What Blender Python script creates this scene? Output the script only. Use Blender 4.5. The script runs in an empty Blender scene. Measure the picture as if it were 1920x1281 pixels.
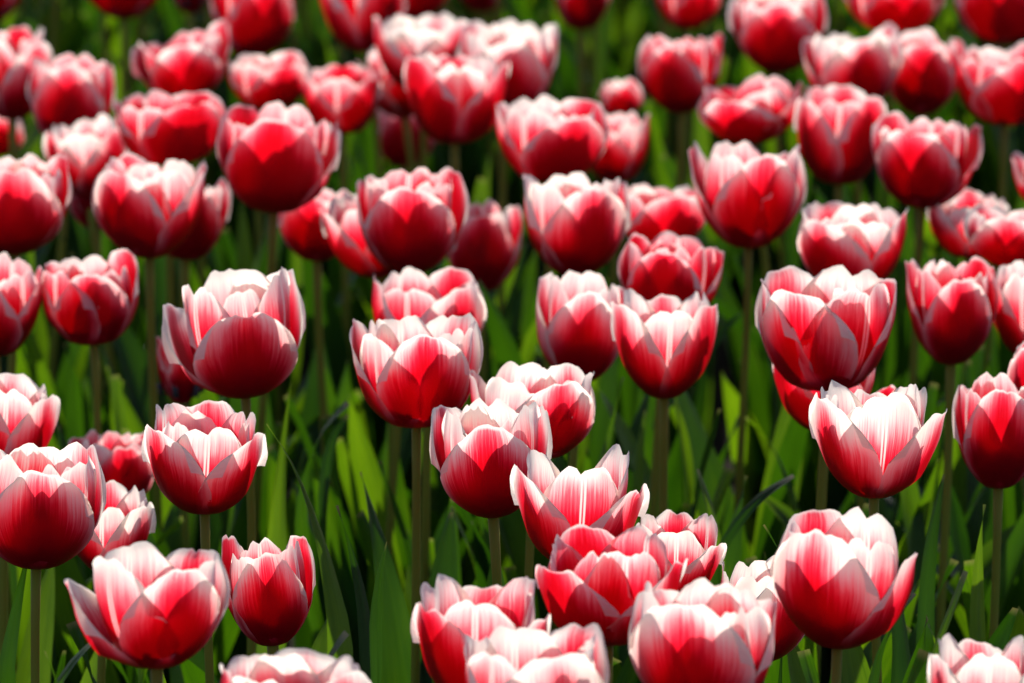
import bpy, math, random
import numpy as np
from mathutils import Vector, Matrix

R = math.radians
S = bpy.context.scene
COL = S.collection

# ---------------------------------------------------------------- camera
CAM_Z, DEP, FPX = 1.22, R(11.5), 12730.0          # photo pixel units (1920 wide)
cam_d = bpy.data.cameras.new('camera')
cam = bpy.data.objects.new('camera', cam_d)
COL.objects.link(cam)
cam.location = (0, 0, CAM_Z)
cam.rotation_euler = (R(90) - DEP, 0, 0)
cam_d.sensor_width = 36.0
cam_d.lens = 36.0 * FPX / 1920.0
cam_d.clip_start, cam_d.clip_end = 0.05, 500
cam_d.dof.use_dof = True
cam_d.dof.focus_distance = 3.55
cam_d.dof.aperture_fstop = 13.5
cam_d.dof.aperture_blades = 9
S.camera = cam

# ---------------------------------------------------------------- sky, sun
SUN_EL, SUN_AZ = R(41), R(7)                      # behind the flowers, a little to the right
w = bpy.data.worlds.new('World')
S.world = w
w.use_nodes = True
nt = w.node_tree
bg = nt.nodes['Background']
sky = nt.nodes.new('ShaderNodeTexSky')
sky.sky_type = 'NISHITA'
sky.sun_disc = False
sky.sun_elevation = SUN_EL
sky.sun_rotation = SUN_AZ
nt.links.new(sky.outputs[0], bg.inputs[0])
bg.inputs[1].default_value = 0.11
sl = bpy.data.lights.new('sun', 'SUN')
sun = bpy.data.objects.new('sun', sl)
COL.objects.link(sun)
sl.energy = 5.0
sl.angle = R(0.5)
sl.color = (1.0, 0.955, 0.89)
sdir = Vector((math.sin(SUN_AZ) * math.cos(SUN_EL), math.cos(SUN_AZ) * math.cos(SUN_EL), math.sin(SUN_EL)))
sun.rotation_euler = sdir.to_track_quat('Z', 'Y').to_euler()
sun.location = (2, 12, 10)

S.view_settings.view_transform = 'Standard'
S.view_settings.look = 'None'
S.view_settings.exposure = 0.62
S.view_settings.gamma = 1.0
S.view_settings.use_curve_mapping = False
S.render.engine = 'CYCLES'
S.cycles.use_denoising = True
S.cycles.max_bounces = 10
S.cycles.diffuse_bounces = 5
S.cycles.transmission_bounces = 8

# ---------------------------------------------------------------- materials
def new_mat(name):
    m = bpy.data.materials.new(name)
    m.use_nodes = True
    m.node_tree.nodes.clear()
    return m, m.node_tree

class NT:
    def __init__(s, nt): s.nt = nt
    def n(s, t, **kw):
        x = s.nt.nodes.new(t)
        for k, v in kw.items(): setattr(x, k, v)
        return x
    def put(s, sock, v):
        if hasattr(v, 'is_linked') or isinstance(v, bpy.types.NodeSocket): s.nt.links.new(v, sock)
        else: sock.default_value = v
    def m(s, op, a, b=0.0, c=0.0, clamp=False):
        x = s.n('ShaderNodeMath', operation=op, use_clamp=clamp)
        s.put(x.inputs[0], a); s.put(x.inputs[1], b)
        if len(x.inputs) > 2: s.put(x.inputs[2], c)
        return x.outputs[0]
    def step(s, v, lo, hi, a=0.0, b=1.0):
        x = s.n('ShaderNodeMapRange', interpolation_type='SMOOTHSTEP')
        s.put(x.inputs[0], v)
        for i, q in enumerate((lo, hi, a, b)): s.put(x.inputs[i + 1], q)
        return x.outputs[0]
    def noise(s, vec, scale, detail=2.0, rough=0.5):
        x = s.n('ShaderNodeTexNoise')
        s.put(x.inputs['Vector'], vec); x.inputs['Scale'].default_value = scale
        x.inputs['Detail'].default_value = detail; x.inputs['Roughness'].default_value = rough
        return x.outputs[0]
    def comb(s, x_, y_, z_):
        x = s.n('ShaderNodeCombineXYZ')
        for i, v in enumerate((x_, y_, z_)): s.put(x.inputs[i], v)
        return x.outputs[0]
    def ramp(s, f, stops):
        x = s.n('ShaderNodeValToRGB')
        e = x.color_ramp.elements
        while len(e) < len(stops): e.new(0.5)
        for el, (p, c) in zip(e, stops):
            el.position = p; el.color = (*c, 1)
        s.put(x.inputs[0], f)
        return x.outputs[0]
    def mix(s, f, a, b):
        x = s.n('ShaderNodeMix', data_type='RGBA')
        s.put(x.inputs[0], f); s.put(x.inputs[6], a); s.put(x.inputs[7], b)
        return x.outputs[2]

def petal_material(name, inner):
    mt, t = new_mat(name)
    g = NT(t)
    uv = g.n('ShaderNodeUVMap', uv_map='UVMap').outputs[0]
    sp = g.n('ShaderNodeSeparateXYZ'); g.put(sp.inputs[0], uv)
    U, V = sp.outputs[0], sp.outputs[1]
    rnd = g.n('ShaderNodeObjectInfo').outputs['Random']
    s = g.m('SUBTRACT', g.m('MULTIPLY', U, 2.0), 1.0)
    a = g.m('ABSOLUTE', s)
    s2 = g.m('MULTIPLY', s, s)
    zo = g.m('MULTIPLY', rnd, 37.0)
    st1 = g.noise(g.comb(g.m('MULTIPLY', U, 48.0), g.m('MULTIPLY', V, 1.5), zo), 1.0, 3.0, 0.65)
    st2 = g.noise(g.comb(g.m('MULTIPLY', U, 120.0), g.m('MULTIPLY', V, 2.2), zo), 1.0, 2.0, 0.6)
    st3 = g.noise(g.comb(g.m('MULTIPLY', U, 3.0), g.m('MULTIPLY', V, 3.0), zo), 1.0, 2.0, 0.5)
    streak = g.m('ADD', g.m('MULTIPLY', g.m('SUBTRACT', st1, 0.5), 0.27), g.m('MULTIPLY', g.m('SUBTRACT', st2, 0.5), 0.30))
    streak = g.m('ADD', streak, g.m('MULTIPLY', g.m('SUBTRACT', st3, 0.5), 0.16))
    lev = g.m('ADD', g.m('MULTIPLY', g.m('SUBTRACT', rnd, 0.5), 0.16), streak)
    pale = g.n('ShaderNodeAttribute', attribute_type='OBJECT', attribute_name='pale').outputs['Fac']
    lev = g.m('SUBTRACT', lev, pale)
    if inner:
        b = g.m('SUBTRACT', 0.97, g.m('MULTIPLY', s2, 0.14))
        rise = 0.62
    else:
        flame = g.m('POWER', 2.718, g.m('MULTIPLY', s2, -10.0))
        b = g.m('ADD', g.m('SUBTRACT', 0.92, g.m('MULTIPLY', s2, 0.20)), g.m('MULTIPLY', flame, 0.24))
        rise = 0.60
    d = g.m('SUBTRACT', g.m('ADD', b, lev), V)
    red = g.step(d, -0.08, rise * 0.78)
    # pale margin along both long edges
    ed = g.m('ADD', a, g.m('MULTIPLY', streak, 0.35))
    side = g.step(ed, 0.78, 1.12, 1.0, 0.2)
    low = g.step(V, 0.10, 0.62, 1.0, 0.0)
    side = g.m('MAXIMUM', side, g.m('MULTIPLY', low, 0.9))
    red = g.m('MULTIPLY', red, side)
    if inner:
        # white ribs either side of the midrib
        r1 = g.step(g.m('ABSOLUTE', g.m('SUBTRACT', a, 0.035)), 0.012, 0.032, 1.0, 0.0)
        r1 = g.m('MULTIPLY', r1, g.step(V, 0.12, 0.5))
        red = g.m('MULTIPLY', red, g.m('SUBTRACT', 1.0, g.m('MULTIPLY', r1, 0.85)))
    red = g.m('MULTIPLY', red, g.step(V, 0.955, 0.992, 1.0, 0.2))
    base = g.step(V, 0.015, 0.075, 0.0, 1.0)
    red = g.m('MULTIPLY', red, g.m('ADD', g.m('MULTIPLY', base, 0.75), 0.25))
    fine = g.m('ADD', 0.80, g.m('MULTIPLY', st2, 0.40))
    cD = g.ramp(red, [(0.0, (0.87, 0.79, 0.775)), (0.18, (0.84, 0.53, 0.55)), (0.5, (0.70, 0.13, 0.18)), (0.78, (0.45, 0.010, 0.036)), (1.0, (0.22, 0.0, 0.008))])
    cT = g.ramp(red, [(0.0, (0.88, 0.80, 0.70)), (0.18, (0.93, 0.55, 0.53)), (0.5, (0.95, 0.13, 0.17)), (0.8, (0.92, 0.016, 0.050)), (1.0, (0.70, 0.002, 0.010))])
    mul = g.n('ShaderNodeMix', data_type='RGBA', blend_type='MULTIPLY')
    mul.inputs[0].default_value = 1.0
    g.put(mul.inputs[6], cD); g.put(mul.inputs[7], g.comb(fine, fine, fine))
    bump = g.n('ShaderNodeBump'); bump.inputs['Strength'].default_value = 0.22; bump.inputs['Distance'].default_value = 0.0012
    g.put(bump.inputs['Height'], g.m('ADD', g.m('MULTIPLY', st1, 0.8), g.m('MULTIPLY', st2, 0.5)))
    p = g.n('ShaderNodeBsdfPrincipled')
    g.put(p.inputs['Base Color'], mul.outputs[2])
    p.inputs['Roughness'].default_value = 0.42
    p.inputs['Specular IOR Level'].default_value = 0.16
    g.put(p.inputs['Normal'], bump.outputs[0])
    tr = g.n('ShaderNodeBsdfTranslucent'); g.put(tr.inputs[0], cT); g.put(tr.inputs[1], bump.outputs[0])
    mx = g.n('ShaderNodeMixShader'); g.put(mx.inputs[0], g.m('SUBTRACT', g.step(V, 0.0, 0.75, 0.44, 0.61), g.m('MULTIPLY', red, 0.10)))
    t.links.new(p.outputs[0], mx.inputs[1]); t.links.new(tr.outputs[0], mx.inputs[2])
    o = g.n('ShaderNodeOutputMaterial'); t.links.new(mx.outputs[0], o.inputs[0])
    return mt

def leaf_material():
    mt, t = new_mat('tulip_leaf')
    g = NT(t)
    uv = g.n('ShaderNodeUVMap', uv_map='UVMap').outputs[0]
    sp = g.n('ShaderNodeSeparateXYZ'); g.put(sp.inputs[0], uv)
    U, V = sp.outputs[0], sp.outputs[1]
    rnd = g.n('ShaderNodeObjectInfo').outputs['Random']
    zo = g.m('MULTIPLY', rnd, 53.0)
    st = g.noise(g.comb(g.m('MULTIPLY', U, 42.0), g.m('MULTIPLY', V, 2.5), zo), 1.0, 2.0)
    bl = g.noise(g.comb(g.m('MULTIPLY', U, 2.0), g.m('MULTIPLY', V, 7.0), zo), 1.0, 3.0)
    f = g.m('ADD', g.m('MULTIPLY', st, 0.35), g.m('ADD', g.m('MULTIPLY', bl, 0.30), g.m('MULTIPLY', rnd, 0.50)))
    cD = g.ramp(f, [(0.25, (0.006, 0.022, 0.005)), (0.6, (0.011, 0.034, 0.008)), (0.9, (0.024, 0.056, 0.015))])
    cT = g.ramp(f, [(0.25, (0.008, 0.036, 0.001)), (0.6, (0.036, 0.110, 0.001)), (0.9, (0.15, 0.28, 0.003))])
    # dry tip and thin pale edge
    tip = g.step(V, 0.985, 1.0, 0.0, 0.35)
    cD = g.mix(tip, cD, (0.28, 0.22, 0.12, 1))
    cT = g.mix(tip, cT, (0.30, 0.22, 0.08, 1))
    bump = g.n('ShaderNodeBump'); bump.inputs['Strength'].default_value = 0.3; bump.inputs['Distance'].default_value = 0.0015
    g.put(bump.inputs['Height'], st)
    p = g.n('ShaderNodeBsdfPrincipled'); g.put(p.inputs['Base Color'], cD)
    p.inputs['Roughness'].default_value = 0.42; p.inputs['Specular IOR Level'].default_value = 0.3
    g.put(p.inputs['Normal'], bump.outputs[0])
    tr = g.n('ShaderNodeBsdfTranslucent'); g.put(tr.inputs[0], cT)
    mx = g.n('ShaderNodeMixShader'); mx.inputs[0].default_value = 0.48
    t.links.new(p.outputs[0], mx.inputs[1]); t.links.new(tr.outputs[0], mx.inputs[2])
    o = g.n('ShaderNodeOutputMaterial'); t.links.new(mx.outputs[0], o.inputs[0])
    return mt

def stem_material():
    mt, t = new_mat('tulip_stem')
    g = NT(t)
    co = g.n('ShaderNodeTexCoord').outputs['Object']
    n1 = g.noise(co, 60.0, 3.0)
    sp = g.n('ShaderNodeSeparateXYZ'); g.put(sp.inputs[0], co)
    f = g.m('ADD', g.m('MULTIPLY', n1, 0.5), g.m('MULTIPLY', sp.outputs[2], 1.1))
    c = g.ramp(f, [(0.2, (0.11, 0.16, 0.014)), (0.55, (0.15, 0.155, 0.016)), (0.85, (0.18, 0.13, 0.024))])
    p = g.n('ShaderNodeBsdfPrincipled'); g.put(p.inputs['Base Color'], c)
    p.inputs['Roughness'].default_value = 0.6; p.inputs['Specular IOR Level'].default_value = 0.12
    o = g.n('ShaderNodeOutputMaterial'); t.links.new(p.outputs[0], o.inputs[0])
    return mt

def soil_material():
    mt, t = new_mat('soil')
    g = NT(t)
    co = g.n('ShaderNodeTexCoord').outputs['Object']
    a = g.noise(co, 9.0, 6.0, 0.65)
    b = g.noise(co, 70.0, 4.0, 0.6)
    f = g.m('ADD', g.m('MULTIPLY', a, 0.6), g.m('MULTIPLY', b, 0.4))
    c = g.ramp(f, [(0.3, (0.008, 0.006, 0.004)), (0.55, (0.016, 0.012, 0.008)), (0.8, (0.030, 0.022, 0.014))])
    bump = g.n('ShaderNodeBump'); bump.inputs['Strength'].default_value = 0.9; bump.inputs['Distance'].default_value = 0.02
    g.put(bump.inputs['Height'], f)
    p = g.n('ShaderNodeBsdfPrincipled'); g.put(p.inputs['Base Color'], c); p.inputs['Roughness'].default_value = 0.95; p.inputs['Specular IOR Level'].default_value = 0.03
    g.put(p.inputs['Normal'], bump.outputs[0])
    o = g.n('ShaderNodeOutputMaterial'); t.links.new(p.outputs[0], o.inputs[0])
    return mt

def plain_material(name, col, rough):
    mt, t = new_mat(name)
    g = NT(t)
    co = g.n('ShaderNodeTexCoord').outputs['Object']
    n1 = g.noise(co, 900.0, 2.0)
    c = g.ramp(n1, [(0.3, tuple(x * 0.7 for x in col)), (0.7, col)])
    p = g.n('ShaderNodeBsdfPrincipled'); g.put(p.inputs['Base Color'], c); p.inputs['Roughness'].default_value = rough
    o = g.n('ShaderNodeOutputMaterial'); t.links.new(p.outputs[0], o.inputs[0])
    return mt

M_OUT, M_IN = petal_material('petal_with_red_flame', False), petal_material('petal_with_white_midrib', True)
M_LEAF, M_STEM, M_SOIL = leaf_material(), stem_material(), soil_material()
M_PISTIL = plain_material('pistil_green', (0.42, 0.45, 0.16), 0.5)
M_STAMEN = plain_material('stamen_dark', (0.03, 0.02, 0.03), 0.8)

# ---------------------------------------------------------------- helpers
cd, sd = math.cos(DEP), math.sin(DEP)
def ray(px, py):
    """direction from the camera with unit forward depth"""
    x, y = (px - 960) / FPX, (640.5 - py) / FPX
    return np.array([x, cd + y * sd, -sd + y * cd])
def at(px, py, d): return np.array([0, 0, CAM_Z]) + ray(px, py) * d
def proj(P):
    Q = P - np.array([0, 0, CAM_Z])
    dep = Q[:, 1] * cd - Q[:, 2] * sd
    up = Q[:, 1] * sd + Q[:, 2] * cd
    return 960 + FPX * Q[:, 0] / dep, 640.5 - FPX * up / dep

def grid_faces(nv, nu):
    i, j = np.meshgrid(np.arange(nv - 1), np.arange(nu - 1), indexing='ij')
    a = (i * nu + j).ravel()
    return np.stack([a, a + 1, a + nu + 1, a + nu], 1)
FC = {}
def faces(nv, nu):
    if (nv, nu) not in FC: FC[(nv, nu)] = grid_faces(nv, nu)
    return FC[(nv, nu)]
def sheet_mesh(name, P, UV, mat):
    """P (nv,nu,3) -> a smooth quad sheet with a UV map"""
    nv, nu = P.shape[:2]
    f = faces(nv, nu)
    me = bpy.data.meshes.new(name)
    me.vertices.add(nv * nu); me.vertices.foreach_set('co', P.reshape(-1).astype(np.float32))
    me.loops.add(f.size); me.loops.foreach_set('vertex_index', f.reshape(-1).astype(np.int32))
    me.polygons.add(len(f)); me.polygons.foreach_set('loop_start', np.arange(0, f.size, 4, dtype=np.int32))
    me.polygons.foreach_set('use_smooth', np.ones(len(f), dtype=bool))
    uvl = me.uv_layers.new(name='UVMap')
    uvl.data.foreach_set('uv', UV.reshape(-1, 2)[f.reshape(-1)].reshape(-1).astype(np.float32))
    me.materials.append(mat)
    me.update(calc_edges=True)
    return me
def tube_mesh(name, pts, rad, mat, n=10, cap=True):
    pts = np.array(pts, float); k = len(pts)
    tg = np.gradient(pts, axis=0); tg /= np.linalg.norm(tg, axis=1)[:, None]
    ref = np.array([1.0, 0.2, 0]); V = []
    for p, t, r in zip(pts, tg, rad):
        a = np.cross(t, ref); a /= np.linalg.norm(a); b = np.cross(t, a)
        for q in range(n):
            an = 2 * math.pi * q / n
            V.append(p + r * (math.cos(an) * a + math.sin(an) * b))
    F = [[i * n + q, i * n + (q + 1) % n, (i + 1) * n + (q + 1) % n, (i + 1) * n + q] for i in range(k - 1) for q in range(n)]
    if cap: F.append(list(range((k - 1) * n, k * n)))
    me = bpy.data.meshes.new(name)
    me.from_pydata([tuple(v) for v in V], [], F)
    me.polygons.foreach_set('use_smooth', np.ones(len(F), dtype=bool))
    me.materials.append(mat); me.update()
    return me
def link(name, me, parent=None):
    o = bpy.data.objects.new(name, me); COL.objects.link(o)
    if parent is not None: o.parent = parent
    return o

# ---------------------------------------------------------------- tulip shapes
def ip(x, xs, ys):
    """smooth (monotone cubic) interpolation"""
    xs, ys = np.array(xs, float), np.array(ys, float)
    h = np.diff(xs); dl = np.diff(ys) / h
    m = np.zeros_like(ys); m[1:-1] = np.where(dl[:-1] * dl[1:] > 0, 2 * dl[:-1] * dl[1:] / (dl[:-1] + dl[1:] + 1e-12), 0)
    m[0], m[-1] = dl[0], dl[-1]
    i = np.clip(np.searchsorted(xs, x) - 1, 0, len(h) - 1)
    t = (x - xs[i]) / h[i]
    return ((2*t**3-3*t**2+1)*ys[i] + (t**3-2*t**2+t)*h[i]*m[i] + (-2*t**3+3*t**2)*ys[i+1] + (t**3-t**2)*h[i]*m[i+1])

def petal_grid(rg, q, az, outer, lean=0.0, scale=1.0, wide=1.0, pw=1.0, nu=25, nv=20):
    """one cupped petal of a head of unit radius and unit height, around +Z; az 0 faces the camera"""
    s = np.linspace(-1, 1, nu); s = 0.55 * s + 0.45 * np.sin(s * math.pi / 2); t = np.linspace(0, 1, nv) ** 0.92
    SS, TT = np.meshgrid(s, t)
    ph = rg.uniform(0, 6.28, 6)
    if outer:
        tipn = rg.uniform(-0.012, 0.06)
        top = 0.60 + 0.40 * (1 - np.abs(s) ** 2.2) ** 0.62 - tipn * np.exp(-(s / .12) ** 2) + rg.uniform(0, .02) * np.exp(-(s / .06) ** 2)
    else:
        tipn = rg.uniform(0.03, 0.085)
        top = 0.60 + 0.40 * (1 - np.abs(s) ** 2.6) ** 0.60 - tipn * np.exp(-(s / rg.uniform(.10, .17)) ** 2)
    top += 0.016 * np.sin(5 * s + ph[0]) + 0.009 * np.sin(13 * s + ph[1]) + 0.003 * np.sin(29 * s + ph[2])
    if rg.uniform() < .45:                                # a nick or shallow tear in the rim
        top -= rg.uniform(.015, .06) * np.exp(-((s - rg.uniform(-.75, .75)) / rg.uniform(.03, .09)) ** 2)
    L = TT * top[None, :]
    hw = ip(TT, [0, .08, .22, .42, .65, .85, 1.0], [.07, .26, .52, .80, .95, .95, .74]) * wide * (1.0 if outer else 0.96)
    hw = hw * (1 + 0.03 * np.sin(6 * TT + ph[3]))
    belly = 1.0 if outer else 0.87
    r = ip(L, [0, .05, .16, .32, .52, .75, 1.0],
           [.07, .27, .53, .77 * belly + .03, belly * .955, belly * (0.55 + 0.46 * q), belly * (q - 0.03)])
    r = np.where(r < 1, np.maximum(r, .01) ** pw, r)
    z = ip(L, [0, .05, .16, .32, .52, .75, 1.0], [0.0, .008, .085, .26, .48, .73, 1.0]) * (1.0 if outer else 0.99)
    lat = SS * hw * (1.06 if outer else 1.0)
    rho = np.maximum(r * (1.04 if outer else 0.98), 0.12) * (1 + 0.10 * TT)
    an = lat / rho
    xr = r - rho * (1 - np.cos(an))
    xt = rho * np.sin(an)
    # edges roll outwards a little, tip lip, midrib groove, soft waves
    roll = rg.uniform(0.04, 0.11) if outer else rg.uniform(-0.06, 0.0)
    xr += roll * np.abs(SS) ** 4 * np.clip(TT - .25, 0, 1)
    lip = rg.uniform(0.0, 0.06) if outer else rg.uniform(0.02, 0.07)
    k = np.clip((TT - 0.87) / 0.13, 0, 1)
    xr += lip * k ** 2
    z -= 0.35 * lip * k ** 3
    nib = rg.uniform(0.0, 0.05) if outer else 0.0
    xr += nib * np.exp(-(SS / .13) ** 2) * k ** 2
    xr -= 0.028 * np.exp(-(SS / .085) ** 2) * np.clip(TT * 1.6 - .2, 0, 1)
    xr += (0.034 * np.sin(4.2 * SS + 3 * TT + ph[4]) + 0.018 * np.sin(9 * SS - 4 * TT + ph[5])) * TT
    # lean about the foot of the petal
    ca, sa = math.cos(lean), math.sin(lean)
    ramp_ = np.clip(L * 3, 0, 1)
    x2 = xr * ca + z * sa; z2 = -(xr - .07) * sa * 0.6 + z * ca
    xr = xr + (x2 - xr) * ramp_; z = z + (z2 - z) * ramp_
    # twist
    tw = rg.uniform(-0.12, 0.12) * TT
    a_ = az + tw
    er = (np.sin(a_), -np.cos(a_)); et = (np.cos(a_), np.sin(a_))
    P = np.stack([scale * (xr * er[0] + xt * et[0]), scale * (xr * er[1] + xt * et[1]), scale * z], -1)
    V = TT * 0.55 + L * 0.45
    UV = np.stack([(SS + 1) / 2, V], -1)
    return P, UV

def leaf_mesh(rg, length, width, az, lean, bend, fold=0.55, twist=0.0, nu=7, nv=18, spine=None):
    t = 1 - (1 - np.linspace(0, 1, nv)) ** 1.35
    if spine is None:
        th = lean + bend * t ** 1.8                      # angle away from upright
        ds = length * np.diff(t)
        hr = np.concatenate([[0], np.cumsum(np.sin((th[1:] + th[:-1]) / 2) * ds)])
        hz = np.concatenate([[0], np.cumsum(np.cos((th[1:] + th[:-1]) / 2) * ds)])
        wob = 0.012 * np.sin(3 * t + rg.uniform(0, 6)) * t
        er = np.array([math.sin(az), -math.cos(az), 0]); et = np.array([math.cos(az), math.sin(az), 0])
        C = hr[:, None] * er + hz[:, None] * np.array([0, 0, 1]) + wob[:, None] * et
        side = np.tile(et, (nv, 1))
    else:
        sp = np.array(spine, float)
        tt = np.concatenate([[0], np.cumsum(np.linalg.norm(np.diff(sp, axis=0), axis=1))]); tt /= tt[-1]
        C = np.stack([ip(t, tt, sp[:, i]) for i in range(3)], 1)
        et = np.array([math.cos(az), math.sin(az), 0]); side = np.tile(et, (nv, 1))
    tg = np.gradient(C, t, axis=0); tg /= np.linalg.norm(tg, axis=1)[:, None]
    side = side - (side * tg).sum(1)[:, None] * tg; side /= np.linalg.norm(side, axis=1)[:, None]
    nor = np.cross(tg, side)
    tw = twist * t
    s2 = side * np.cos(tw)[:, None] + nor * np.sin(tw)[:, None]
    n2 = -side * np.sin(tw)[:, None] + nor * np.cos(tw)[:, None]
    wd = ip(t, [0, .12, .35, .6, .82, .94, 1], [.55, .75, 1, .90, .50, .20, .01]) * width / 2
    s = np.linspace(-1, 1, nu)
    f = fold * (1 - 0.6 * t)
    P = (C[:, None, :] + s2[:, None, :] * (wd[:, None] * s * np.cos(f)[:, None])[..., None]
         + n2[:, None, :] * (wd[:, None] * np.abs(s) ** 1.3 * np.sin(f)[:, None])[..., None])
    P += n2[:, None, :] * (0.0035 * np.sin(13 * t + rg.uniform(0, 6))[:, None] * s * np.abs(s))[..., None]
    UV = np.stack(np.meshgrid((s + 1) / 2, t), -1)
    return sheet_mesh('leaf', P, UV, M_LEAF)

def build_head(rg, rot, q, leans, extra, fs=1.0):
    """list of (P, UV, outer) with P in unit head space"""
    out = []
    pw = rg.uniform(.78, 1.18)
    for k in range(3):
        az = R(rot + (0, 120, -120)[k] + rg.uniform(-7, 7))
        out.append([*petal_grid(rg, q * rg.uniform(.97, 1.05), az, True, R(leans.get(k, 0) + rg.uniform(-3, 7)), rg.uniform(.93, 1.04), rg.uniform(.95, 1.14), pw), True])
    out[0][0][..., 2] *= fs                              # a lower front petal
    for k in range(3):
        az = R(rot + (60, 180, -60)[k] + rg.uniform(-7, 7))
        out.append([*petal_grid(rg, q * rg.uniform(.92, 1.0), az, False, R(leans.get(3 + k, 0) + rg.uniform(-2, 4)), rg.uniform(.95, 1.04), rg.uniform(.95, 1.12), pw), False])
    for k in range(extra):
        az = R(rot + 30 + 360 / extra * k + rg.uniform(-20, 20))
        out.append([*petal_grid(rg, q * rg.uniform(.80, .92), az, False, R(rg.uniform(-3, 5)), rg.uniform(.92, 1.0), rg.uniform(.6, .9), pw), False])
    return out

def pistil_meshes(R_, H):
    ps = tube_mesh('pistil', [(0, 0, 0.0), (0, 0, .10 * H), (0, 0, .30 * H), (0, 0, .36 * H), (0, 0, .40 * H)], [.004, .0045, .0038, .0062, .0035], M_PISTIL, 8)
    st = []
    for k in range(6):
        a = k * math.pi / 3 + .3
        c, s = math.cos(a), math.sin(a)
        st.append(tube_mesh('stamen', [(c * .005, s * .005, .01), (c * .010, s * .010, .14 * H), (c * .013, s * .013, .17 * H), (c * .014, s * .014, .30 * H), (c * .014, s * .014, .32 * H)],
                            [.0011, .0010, .0021, .0021, .0006], M_STAMEN, 6))
    return ps, st

def plant_leaves(root, rg, n, hmax, foot_az=None):
    for k in range(n):
        az = rg.uniform(0, 2 * math.pi) if foot_az is None else foot_az
        ln = hmax * rg.uniform(.72, 1.0) if k else hmax * rg.uniform(.85, 1.05)
        me = leaf_mesh(rg, ln, rg.uniform(.025, .050), az, R(rg.uniform(1, 10)), R(rg.uniform(0, 26) if rg.uniform() < .85 else rg.uniform(30, 65)),
                       fold=rg.uniform(.3, .9), twist=rg.uniform(-.8, .8))
        o = link('leaf', me, root)
        o.location = (0.004 * math.sin(az), -0.004 * math.cos(az), 0.01)

GROUP = 'red and white tulips growing in the flower bed'
def make_tulip(bbox, rot, q, dd, tilt, label, seed, leans=None, extra=0, nleaf=6, zb=0.40, toward=0.0, fs=1.0, pale=None):
    rg = np.random.RandomState(seed)
    x0, y0, x1, y1 = bbox
    if y1 < 560: rot += rg.uniform(-30, 30)
    if not extra: extra = (0, 1, 2, 3, 2)[rg.randint(5)]
    wpx = x1 - x0; cx = (x0 + x1) / 2
    r0 = ray(cx, y1)
    d_plane = (zb - CAM_Z) / r0[2]
    d_size = FPX * 0.066 / max(wpx, 120)
    d = d_plane ** 0.88 * d_size ** 0.12 + dd
    petals = build_head(rg, rot, q, leans or {}, extra, fs)
    Wm = wpx * d / FPX; Rr = Wm / 2
    Hh = max(((y1 - y0) * d / FPX - 0.7 * Rr * sd) / cd, 0.03)
    B = at(cx, y1, d)
    tl = Matrix.Rotation(R(tilt), 3, 'Y') @ Matrix.Rotation(R(toward), 3, 'X')
    T3 = np.array(tl)
    allP = np.concatenate([p[0].reshape(-1, 3) for p in petals])
    for it in range(7):
        X = (allP * np.array([Rr, Rr, Hh])) @ T3.T + B
        px, py = proj(X)
        w_, h_ = px.max() - px.min(), py.max() - py.min()
        B = B + np.array([((x0 + x1) / 2 - (px.max() + px.min()) / 2) * d / FPX, 0, 0])
        B = B - np.array([0, 0, (y1 - py.max()) * d / FPX / cd])
        Rr *= wpx / w_; Hh *= min(max(((y1 - y0) / h_), .75), 1.3)
        Hh = min(max(Hh, 1.25 * Rr), 3.2 * Rr)
    foot = np.array([B[0] - math.sin(R(tilt)) * 0.10 + rg.uniform(-.012, .012), B[1] + rg.uniform(-.015, .015), 0.0])
    root = bpy.data.objects.new('tulip', None); COL.objects.link(root)
    root.empty_display_size = 0.03
    root.location = foot
    root['label'] = label; root['category'] = 'tulip'; root['group'] = GROUP
    rel = B - foot
    if pale is None: pale = float(rg.uniform(-.09, .03))
    for P, UV, outer in petals:
        G = (P * np.array([Rr, Rr, Hh])) @ T3.T
        o = link('petal', sheet_mesh('petal', G, UV, M_OUT if outer else M_IN), root)
        o.location = rel; o['pale'] = pale
    ps, sts = pistil_meshes(Rr, Hh)
    rot_m = tl.to_4x4()
    for me in [ps] + sts:
        me.transform(rot_m)
        o = link(me.name.split('.')[0], me, root); o.location = rel
    # stem from the foot up to the head
    ax = T3 @ np.array([0, 0, 1.0])
    k = np.linspace(0, 1, 12)
    P0, P3 = np.zeros(3), rel + ax * 0.004
    P1 = np.array([rg.uniform(-.022, .022), rg.uniform(-.02, .02), rel[2] * .38]); P2 = P3 - ax * rel[2] * .33
    pts = [(1-u)**3 * P0 + 3*(1-u)**2*u * P1 + 3*(1-u)*u*u * P2 + u**3 * P3 for u in k]
    sr = 0.0025 * rg.uniform(.9, 1.1)
    link('stem', tube_mesh('stem', pts, list(np.interp(k, [0, .9, 1], [sr * 1.25, sr, sr * 1.25])), M_STEM, 12), root)
    plant_leaves(root, rg, nleaf, min(rel[2] * .86, .36))
    return root, d

def long_leaf(pts, d, width_px, dslope=0.0, seed=0, fold=.4, twist=0.0):
    """one more leaf for the plant that stands closest: its spine rises from that plant's foot through the given points"""
    rg = np.random.RandomState(seed)
    W = np.array([at(x, y, d + dslope * i) for i, (x, y) in enumerate(pts)])
    root = min((b[0] for b in built.values()), key=lambda o: (o.location[0] - W[0][0]) ** 2 * 3 + (o.location[1] - W[0][1]) ** 2)
    F = np.array(root.location)
    sp = np.vstack([[0, 0, 0.01], (W - F)])
    me = leaf_mesh(rg, 0, width_px * d / FPX, 0, 0, 0, fold=fold, twist=twist, spine=sp, nv=26, nu=9)
    return link('leaf', me, root)

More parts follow.
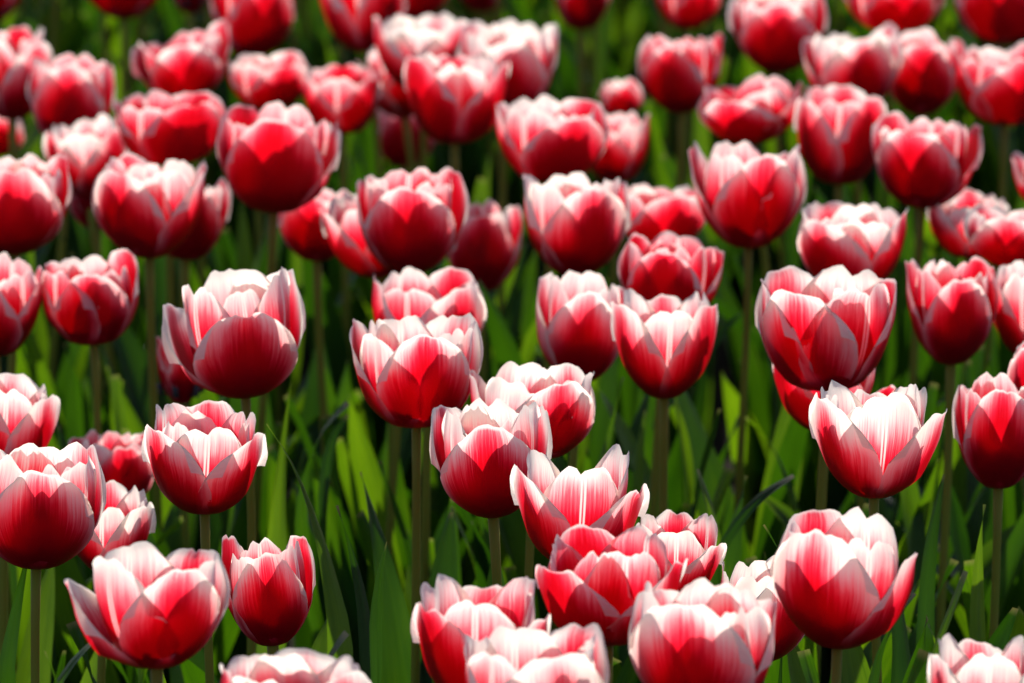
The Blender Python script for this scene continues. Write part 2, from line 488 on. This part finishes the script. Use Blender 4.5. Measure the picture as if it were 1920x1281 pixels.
# ---------------------------------------------------------------- the ground
def build_soil():
    rg = np.random.RandomState(3)
    n = 90
    x = np.concatenate([[-60, -20, -8, -4], np.linspace(-2, 2, n), [4, 8, 20, 60]])
    y = np.concatenate([[-40, -10, -3], np.linspace(0, 9, n), [12, 20, 50, 120]])
    X, Y = np.meshgrid(x, y)
    inside = (np.abs(X) < 2.1) & (Y > -.1) & (Y < 9.1)
    Z = 0.010 * np.sin(7 * X + 2 * Y) * np.sin(5 * Y - X) + rg.uniform(-.008, .008, X.shape)
    Z = np.where(inside, Z, 0) - 0.004
    me = sheet_mesh('soil', np.stack([X, Y, Z], -1), np.stack([X, Y], -1), M_SOIL)
    o = link('soil', me); o['kind'] = 'structure'
    return o
build_soil()

# ---------------------------------------------------------------- the tulips
# x0, y0, x1, y1 (photo pixels of the head), turn, openness, depth change, tilt, label, options
TULIPS = [
 (120,1015,432,1255, 24,1.10, 0,  0,'wide open tulip in front, one petal flaring toward the tall egg-shaped bloom above it', dict(leans={2:14})),
 (415,1002,592,1212,  8, .92, .03, -4,'small narrow cup-shaped tulip standing close beside the wide open one, stem short', {}),
 (412,1215,700,1420, 40,1.02, 0,  0,'pale ruffled tulip at the bottom edge below the small narrow cup', dict(extra=3)),
 (-52,828,200,1068,   2, .93, 0,  2,'large egg-shaped dark red tulip cut by the picture side, on a bare brown stem', dict(fs=.93)),
 (120,900,293,1075,  58,1.02, .10, 4,'pale cream-topped tulip half hidden behind the large egg-shaped one', {}),
 (265,750,502,965,   60,1.06, 0,  0,'sharp tulip, two front petals meeting in a V, pointed side tips, alone on its stem', dict(leans={0:5,1:5})),
 (128,805,290,955,   15, .95, .12, 3,'dull shaded pinkish tulip behind the one with the V of front petals', dict(zb=.36)),
 (-70,698,113,880,   55,1.02, 0,  4,'cream and red tulip cut by the picture side, just above the large egg-shaped one', {}),
 (293,622,388,758,   20, .90, .05,0,'small low tulip peeping from under a big ruffled bloom', dict(zb=.40)),
 (303,500,573,748,    4,1.00, 0, -4,'big ruffled tulip with a round front petal and many layered white rims', dict(extra=3, leans={2:14, 0:3, 3:-2, 5:-2}, fs=.80)),
 (78,467,260,648,     6, .88, 0, -3,'soft round tulip with closed rims and one curled tip, near the cut-off bloom', {}),
 (-95,473,80,668,   -20,1.00, 0,  3,'half tulip cut by the picture side, touching the soft round one', {}),
 (655,586,906,803,   16,1.08, 0,  0,'tulip with stacked white petals behind and a red front petal, on two close stems', dict(extra=2)),
 (697,500,913,690,   35,1.02, .06, 0,'shaded lilac-rimmed tulip rising behind the stacked white one', dict(zb=.39)),
 (880,677,1117,862,  28, .97, .02, 3,'tulip with a tall red flame petal, half behind the white-headed pair in the middle', dict(leans={2:10})),
 (805,745,1036,972,   0, .99, 0, -3,'very sharp central tulip, front petal with a white heart-shaped rim and red flame', dict(extra=2, fs=.88)),
 (956,832,1218,1062, 60,1.12, 0,  0,'sharp central tulip with two hooked side tips and a striped white middle petal', dict(leans={0:15,1:15,3:-2})),
 (1003,983,1290,1212,-48,1.06,0, 0,'loose tulip with two folded front petals parted wide in the middle', dict(leans={0:9,1:9,3:-3}, toward=5)),
 (1190,955,1363,1120,60,1.05, .03, 3,'slim tulip with heart-notched rim and an upright pointed petal, behind the parted one', dict(leans={0:9})),
 (770,1075,1033,1330,60,1.04, 0, 0,'tulip with hooked tips and pink striped middle petal at the lower edge', dict(leans={0:13,1:13})),
 (870,1168,1143,1420,22,1.06, 0, 0,'blurred pale tulip cropped by the lower edge, covering the hooked-tip one', {}),
 (1178,1083,1456,1345,-18,1.0,0, 2,'blurred layered pink tulip at the lower edge under the loose parted one', dict(extra=3)),
 (1350,1040,1530,1242,35,.96,.10, 4,'cream-coloured tulip squeezed behind the big rounded one', dict(leans={2:4})),
 (1445,950,1721,1218,-32,1.0, 0, 2,'big rounded tulip with a shaded front and white flared petal beside green leaves', dict(leans={1:11})),
 (1738,1187,1965,1420,60,1.04,0, 0,'pale tulip just entering at the lower corner', dict(leans={0:6,1:6})),
 (1516,712,1776,935, 60,1.12, 0, 0,'sharp wide tulip with white tips, torn rim and a striped middle petal', dict(leans={0:14,1:15})),
 (1415,497,1681,735,-20,1.03, 0, 0,'large smooth tulip with white midrib line, directly above the torn-rim one', dict(leans={1:5})),
 (1448,650,1680,815, 60,1.10,.10, 3,'open tulip mostly hidden behind the large smooth one and the torn-rim one', dict(leans={0:14,1:10})),
 (1785,697,1965,917,  2, .96, 0, 0,'tulip with a pink arrow-shaped front flame, partly behind a dark red one', {}),
 (1888,640,2030,820, -40, .95,-.12,0,'dark red sliver of a tulip at the very edge in front of the arrow-flamed one', {}),
 (1697,480,1872,684,  8,1.02, 0, 0,'bright red tulip with glowing base joined to a twin at the picture side', {}),
 (1850,485,2030,678, 40,1.02,.03,0,'paler twin cut by the picture side, beside the glowing-base tulip', {}),
 (1494,377,1703,548,-18,1.05, 0, 0,'cream-rimmed tulip right above the large smooth one', {}),
 (1738,353,1892,485, 30,1.00, 0, 0,'soft cream and pink tulip, upper one of a blurred pair', {}),
 (1806,408,1995,505, 10,1.00,-.06,0,'washed-out pink tulip, lower one of a blurred pair at the side', {}),
 (1005,507,1177,718,  0, .95, 0, 3,'tall tulip with a pale V and red front, behind the white-shouldered one', dict(leans={2:7})),
 (1145,541,1346,748, 60,1.04, 0, 0,'sharp white-shouldered tulip with midrib stripe and one tip sticking out', dict(leans={1:8})),
 (1158,433,1358,610,-12,1.00, 0, 4,'tulip with a big pointed front petal behind the white-shouldered one', dict(leans={1:8})),
 (833,373,980,548,   20, .88,.08,0,'dull crimson tulip in shade between two bright ones', dict(zb=.37)),
 (980,323,1183,518,   0, .97, 0, 0,'round tulip with scalloped cream rim beside a dull crimson one', dict(extra=2)),
 (1150,338,1332,470, 30,1.02,.04,0,'pink blurred tulip peeping out behind the scalloped round one', {}),
 (668,313,880,516,    0,1.00, 0, 2,'tulip with a rounded red front and tall white back petals, overlapping a flared one', {}),
 (598,360,790,522,   40,1.05,.05,-8,'flared tulip partly covered by the rounded red one', dict(leans={2:8})),
 (516,348,668,490,  -10, .98,.03,0,'pale tulip behind the flared one, beneath the dark-based spreading bloom', {}),
 (405,190,640,400,   -8,1.08, 0, 2,'spreading tulip with dark base, red wedge and one tip pointing outward', dict(leans={1:12})),
 (172,286,388,485,   -8,1.02, 0, 0,'broad tulip with layered white rim, overlapping a bulging twin', dict(extra=2)),
 (282,318,434,488,   25,1.00,.06,4,'bulging twin half hidden behind the broad layered-rim tulip', {}),
 (-85,288,135,478,   10, .97, 0, 0,'round blurred tulip cut by the picture side, level with the broad layered one', {}),
 (118,265,250,430,   30, .98,.05,0,'tulip wedged behind the broad layered one', {}),
 (80,213,240,370,    50,1.03,.03,-5,'pale pinkish tulip leaning among three others, its rim loose', dict(extra=2)),
 (212,168,426,312,   10,1.03, 0, 0,'lilac-white rimmed tulip just above the broad layered one', {}),
 (50,100,217,272,    20, .98, 0, 3,'flat-topped pink tulip near the upper corner', {}),
 (-60,48,100,225,    30,1.05, 0, 0,'white-tipped red tulip cut off beside the flat-topped pink one', dict(leans={0:5})),
 (-70,213,46,295,    10, .95, 0, 0,'tiny piece of a red tulip at the picture side below the flat-topped one', {}),
 (245,33,432,184,   -30,1.08,.02,-9,'loose tilted tulip with a dark gap between its petals', dict(leans={2:8})),
 (392,-65,552,108,    6, .92, 0, 0,'tall closed red tulip reaching the top edge, over two paler blooms', {}),
 (428,95,582,207,    30, .98, 0, 0,'small cream-topped tulip under the tall closed one', {}),
 (568,120,716,252,   30, .95, 0, 0,'small salmon tulip beside a big cluster of white-rimmed blooms', {}),
 (588,-85,762,97,    30,1.04, 0,-4,'flared red tulip at the top edge above the big cluster', dict(leans={2:8})),
 (756,98,958,270,   -22,1.05, 0, 0,'lowest bloom of the big cluster, with a bright red streak', {}),
 (668,72,815,222,    40,1.06,.06,-8,'bloom of the big cluster whose white tip points out to the salmon tulip', dict(leans={2:8})),
 (700,22,890,170,    20,1.02,.05, 0,'topmost white bloom of the big cluster', dict(extra=3)),
 (858,35,1047,215,   10,1.02,.04, 3,'pinkish white bloom of the big cluster facing the dark gap', dict(extra=2)),
 (868,112,1012,232,  35,1.00,.02, 0,'small rosy bloom of the big cluster, filling its middle', {}),
 (700,195,822,312,   10, .92,.10, 0,'shaded dark red tulip hidden under the big cluster', dict(zb=.35)),
 (930,177,1142,345,   4,1.00, 0, 0,'rounded tulip with a pink triangle on its front, overlapping a smaller one', {}),
 (1088,208,1219,343,  8, .95,.03, 0,'smaller pink tulip tucked behind the one with the pink triangle', {}),
 (1123,147,1206,222,  0, .80,.05, 0,'little closed red bud in the dark gap', {}),
 (1038,-75,1146,55,  10, .95, 0, 0,'orange-red tulip dipping from the top edge over the dark gap', {}),
 (1195,62,1357,212,   0, .98, 0, 0,'square-topped red tulip standing alone above green stems', {}),
 (1230,-65,1352,56,  10, .92, 0, 0,'small red tulip at the top edge above the square-topped one', {}),
 (1364,-22,1553,136,-10,1.02, 0, 0,'white-edged tulip touching the top edge, beside the square-topped one', {}),
 (1503,42,1695,205,  20,1.08, 0,-3,'open tulip with a whitish loop of petals, left member of a touching pair', dict(leans={2:6}, extra=2)),
 (1645,52,1812,215,  10,1.00,-.02,0,'darker rounded member of the touching pair below the top edge', {}),
 (1578,-60,1772,62,  30,1.02, 0, 0,'pale tulip at the top edge over the touching pair', {}),
 (1788,-72,1985,83,  10,1.00, 0, 0,'deep red tulip filling the upper corner', {}),
 (1790,76,1995,236,   0,1.00, 0, 0,'frilly white-topped tulip under the deep red corner bloom', dict(extra=2)),
 (1308,138,1505,272,-25,1.08, 0,-5,'spread tulip with a white petal thrown sideways, in front of green leaves', dict(leans={2:12})),
 (1488,158,1665,346, 20,1.00, 0, 2,'red tulip with white shoulders hugging the spread one', {}),
 (1634,209,1843,391,-10,1.06, 0, 2,'clean cup-shaped tulip with dark front petal and white fan behind', dict(leans={1:8})),
 (1290,264,1513,466,  8,1.03, 0, 0,'angular tulip with white wings and glowing red strip, above a dark stem', dict(leans={1:4})),
 (1896,278,2070,405, 10, .98, 0, 0,'petal tip of a tulip poking in from the side', {}),
 (-85,-75,40,45,      0, .90, 0, 0,'dark red tulip bottom in the upper corner over green leaves', {}),
 (150,-100,312,36,    0, .98, 0, 0,'broad dark tulip bottom hanging at the top edge', {}),
 (312,-90,402,27,     0, .90, 0, 0,'narrow red tulip bottom squeezed at the top edge', {}),
 (705,-110,850,42,   20,1.00, 0, 0,'red tulip at the top edge behind the big cluster', {}),
 (845,-110,950,22,    0, .90,.06,0,'dim maroon tulip bottom at the top edge beside the cluster', dict(zb=.38)),
]
# how far the white margin comes down (positive) or the red runs up (negative)
PALE = {(412,1215): .13, (120,900): .18, (-70,698): .08, (655,586): .07, (880,677): .11, (805,745): .08, (956,832): .10,
        (1190,955): .07, (1350,1040): .22, (870,1168): .10, (1178,1083): .08, (1445,950): .05, (1738,1187): .13, (1516,712): .11,
        (1738,353): .13, (1806,408): .12, (1005,507): .07, (1145,541): .11, (980,323): .05, (700,22): .16, (858,35): .10,
        (303,500): .05, (516,348): .06, (80,213): .12, (1503,42): .08, (1494,377): .07, (1415,497): .03, (265,750): .04,
        (392,-65): -.12, (405,190): -.08, (1195,62): -.07, (1038,-75): -.12, (1230,-65): -.12, (588,-85): -.06, (150,-100): -.10,
        (-85,-75): -.10, (1788,-72): -.10, (1888,640): -.06, (1488,158): -.05, (700,195): -.10, (833,373): -.04, (50,100): -.03,
        (756,98): -.02, (1645,52): -.06, (-52,828): .0, (282,318): -.05, (172,286): .0}
built = {}
for i, (x0, y0, x1, y1, rot, q, dd, tilt, label, opt) in enumerate(TULIPS):
    opt = dict(opt)
    if (x0, y0) in PALE: opt['pale'] = PALE[(x0, y0)] * (.65 if PALE[(x0, y0)] > 0 else 1)
    root, d = make_tulip((x0, y0, x1, y1), rot, q, dd, tilt, label, 100 + i * 7, **opt)
    built[i] = (root, d)

# tulips further back whose heads stand above the top edge: stems and leaves in view
def copy_plant(src, loc, rz, label):
    r = src.copy(); COL.objects.link(r)
    r.location = loc; r.rotation_euler = (0, 0, rz)
    r['label'] = label
    for ch in src.children:
        c = ch.copy(); COL.objects.link(c); c.parent = r
    return r
rb = np.random.RandomState(11)
FAR_LABEL = 'tulip further back showing only its blurred stem and leaves below the top edge'
srcs = [built[i][0] for i in (0, 5, 9, 15, 16, 23, 26, 36)]
spots = []
tries = 0
while len(spots) < 90 and tries < 6000:
    tries += 1
    y = rb.uniform(5.65, 6.8); x = rb.uniform(-.082, .082) * y
    if all((x - a) ** 2 + (y - b) ** 2 > .075 ** 2 for a, b in spots): spots.append((x, y))
for k, (x, y) in enumerate(spots):
    copy_plant(srcs[k % len(srcs)], (x, y, 0), rb.uniform(0, 6.28), FAR_LABEL)

# long leaves that can be picked out between the stems
LEAVES = [
 ([(640,1215),(618,1080),(585,960),(548,870),(500,795)], 2.36, 62, 1, .5, .5),
 ([(515,1100),(522,950),(532,830),(546,715)], 2.55, 62, 2, .3, .2),
 ([(690,1281),(682,1160),(662,1050),(632,948)], 2.34, 40, 3, .5, -.4),
 ([(708,1250),(706,1180),(712,1090),(725,1016)], 2.30, 30, 4, 1.1, .9),
 ([(566,960),(578,880),(604,810),(652,755)], 2.62, 34, 5, .5, .6),
 ([(606,960),(612,880),(628,815),(652,778)], 2.62, 30, 6, .6, .8),
 ([(848,1140),(848,1000),(852,872)], 2.62, 56, 7, .2, .1),
 ([(1735,1260),(1738,1120),(1748,1010),(1770,890)], 2.42, 62, 8, .35, .2),
 ([(1838,1260),(1834,1150),(1836,1050),(1846,946)], 2.36, 48, 9, .8, .5),
 ([(1742,1270),(1762,1200),(1785,1140),(1811,1071)], 2.15, 30, 10, .5, .3),
 ([(1700,1300),(1716,1260),(1733,1220)], 2.10, 24, 11, .9, .8),
 ([(12,1270),(28,1160),(48,1060),(66,990)], 2.32, 60, 12, .3, .2),
 ([(112,1285),(138,1240),(172,1205)], 2.14, 46, 13, .5, .3),
 ([(108,1285),(98,1255),(84,1221)], 2.08, 28, 14, .6, .3),
 ([(1345,1060),(1378,990),(1430,930),(1488,892)], 2.50, 40, 15, .4, .4),
 ([(1348,1060),(1332,960),(1308,880)], 2.52, 52, 16, .3, -.2),
 ([(1490,960),(1468,880),(1440,825),(1398,782)], 2.75, 26, 17, .4, .3),
 ([(935,690),(945,610),(968,530),(988,455)], 3.05, 42, 18, .3, .2),
 ([(1118,930),(1140,830),(1168,708)], 2.66, 30, 19, .4, .2),
 ([(1692,1270),(1686,1170),(1672,1080),(1655,990)], 2.36, 84, 20, .3, .3),
 ([(1640,1270),(1668,1180),(1714,1112)], 2.16, 34, 21, .6, .6),
 ([(610,1260),(622,1225),(650,1186)], 2.12, 30, 22, .6, .5),
 ([(1470,1060),(1448,1010),(1432,984)], 2.30, 24, 23, .7, .4),
 ([(920,1040),(900,960),(890,900)], 2.62, 40, 24, .6, .3),
 ([(1195,940),(1200,850),(1210,770)], 2.75, 44, 25, .3, .2),
 ([(1245,1000),(1240,900),(1232,800)], 2.72, 40, 26, .3, -.2),
 ([(660,300),(668,260),(672,215)], 3.6, 40, 27, .3, .1),
 ([(905,420),(912,350),(918,290)], 3.4, 40, 28, .3, .1),
 ([(40,120),(62,60),(84,0),(100,-60)], 3.9, 36, 29, .3, .1),
 ([(150,130),(150,60),(156,0)], 3.9, 32, 30, .3, .1),
]
for pts, d, wpx, seed, fold, tw in LEAVES:
    long_leaf(pts, d * 1.57, wpx, seed=seed, fold=fold, twist=tw)
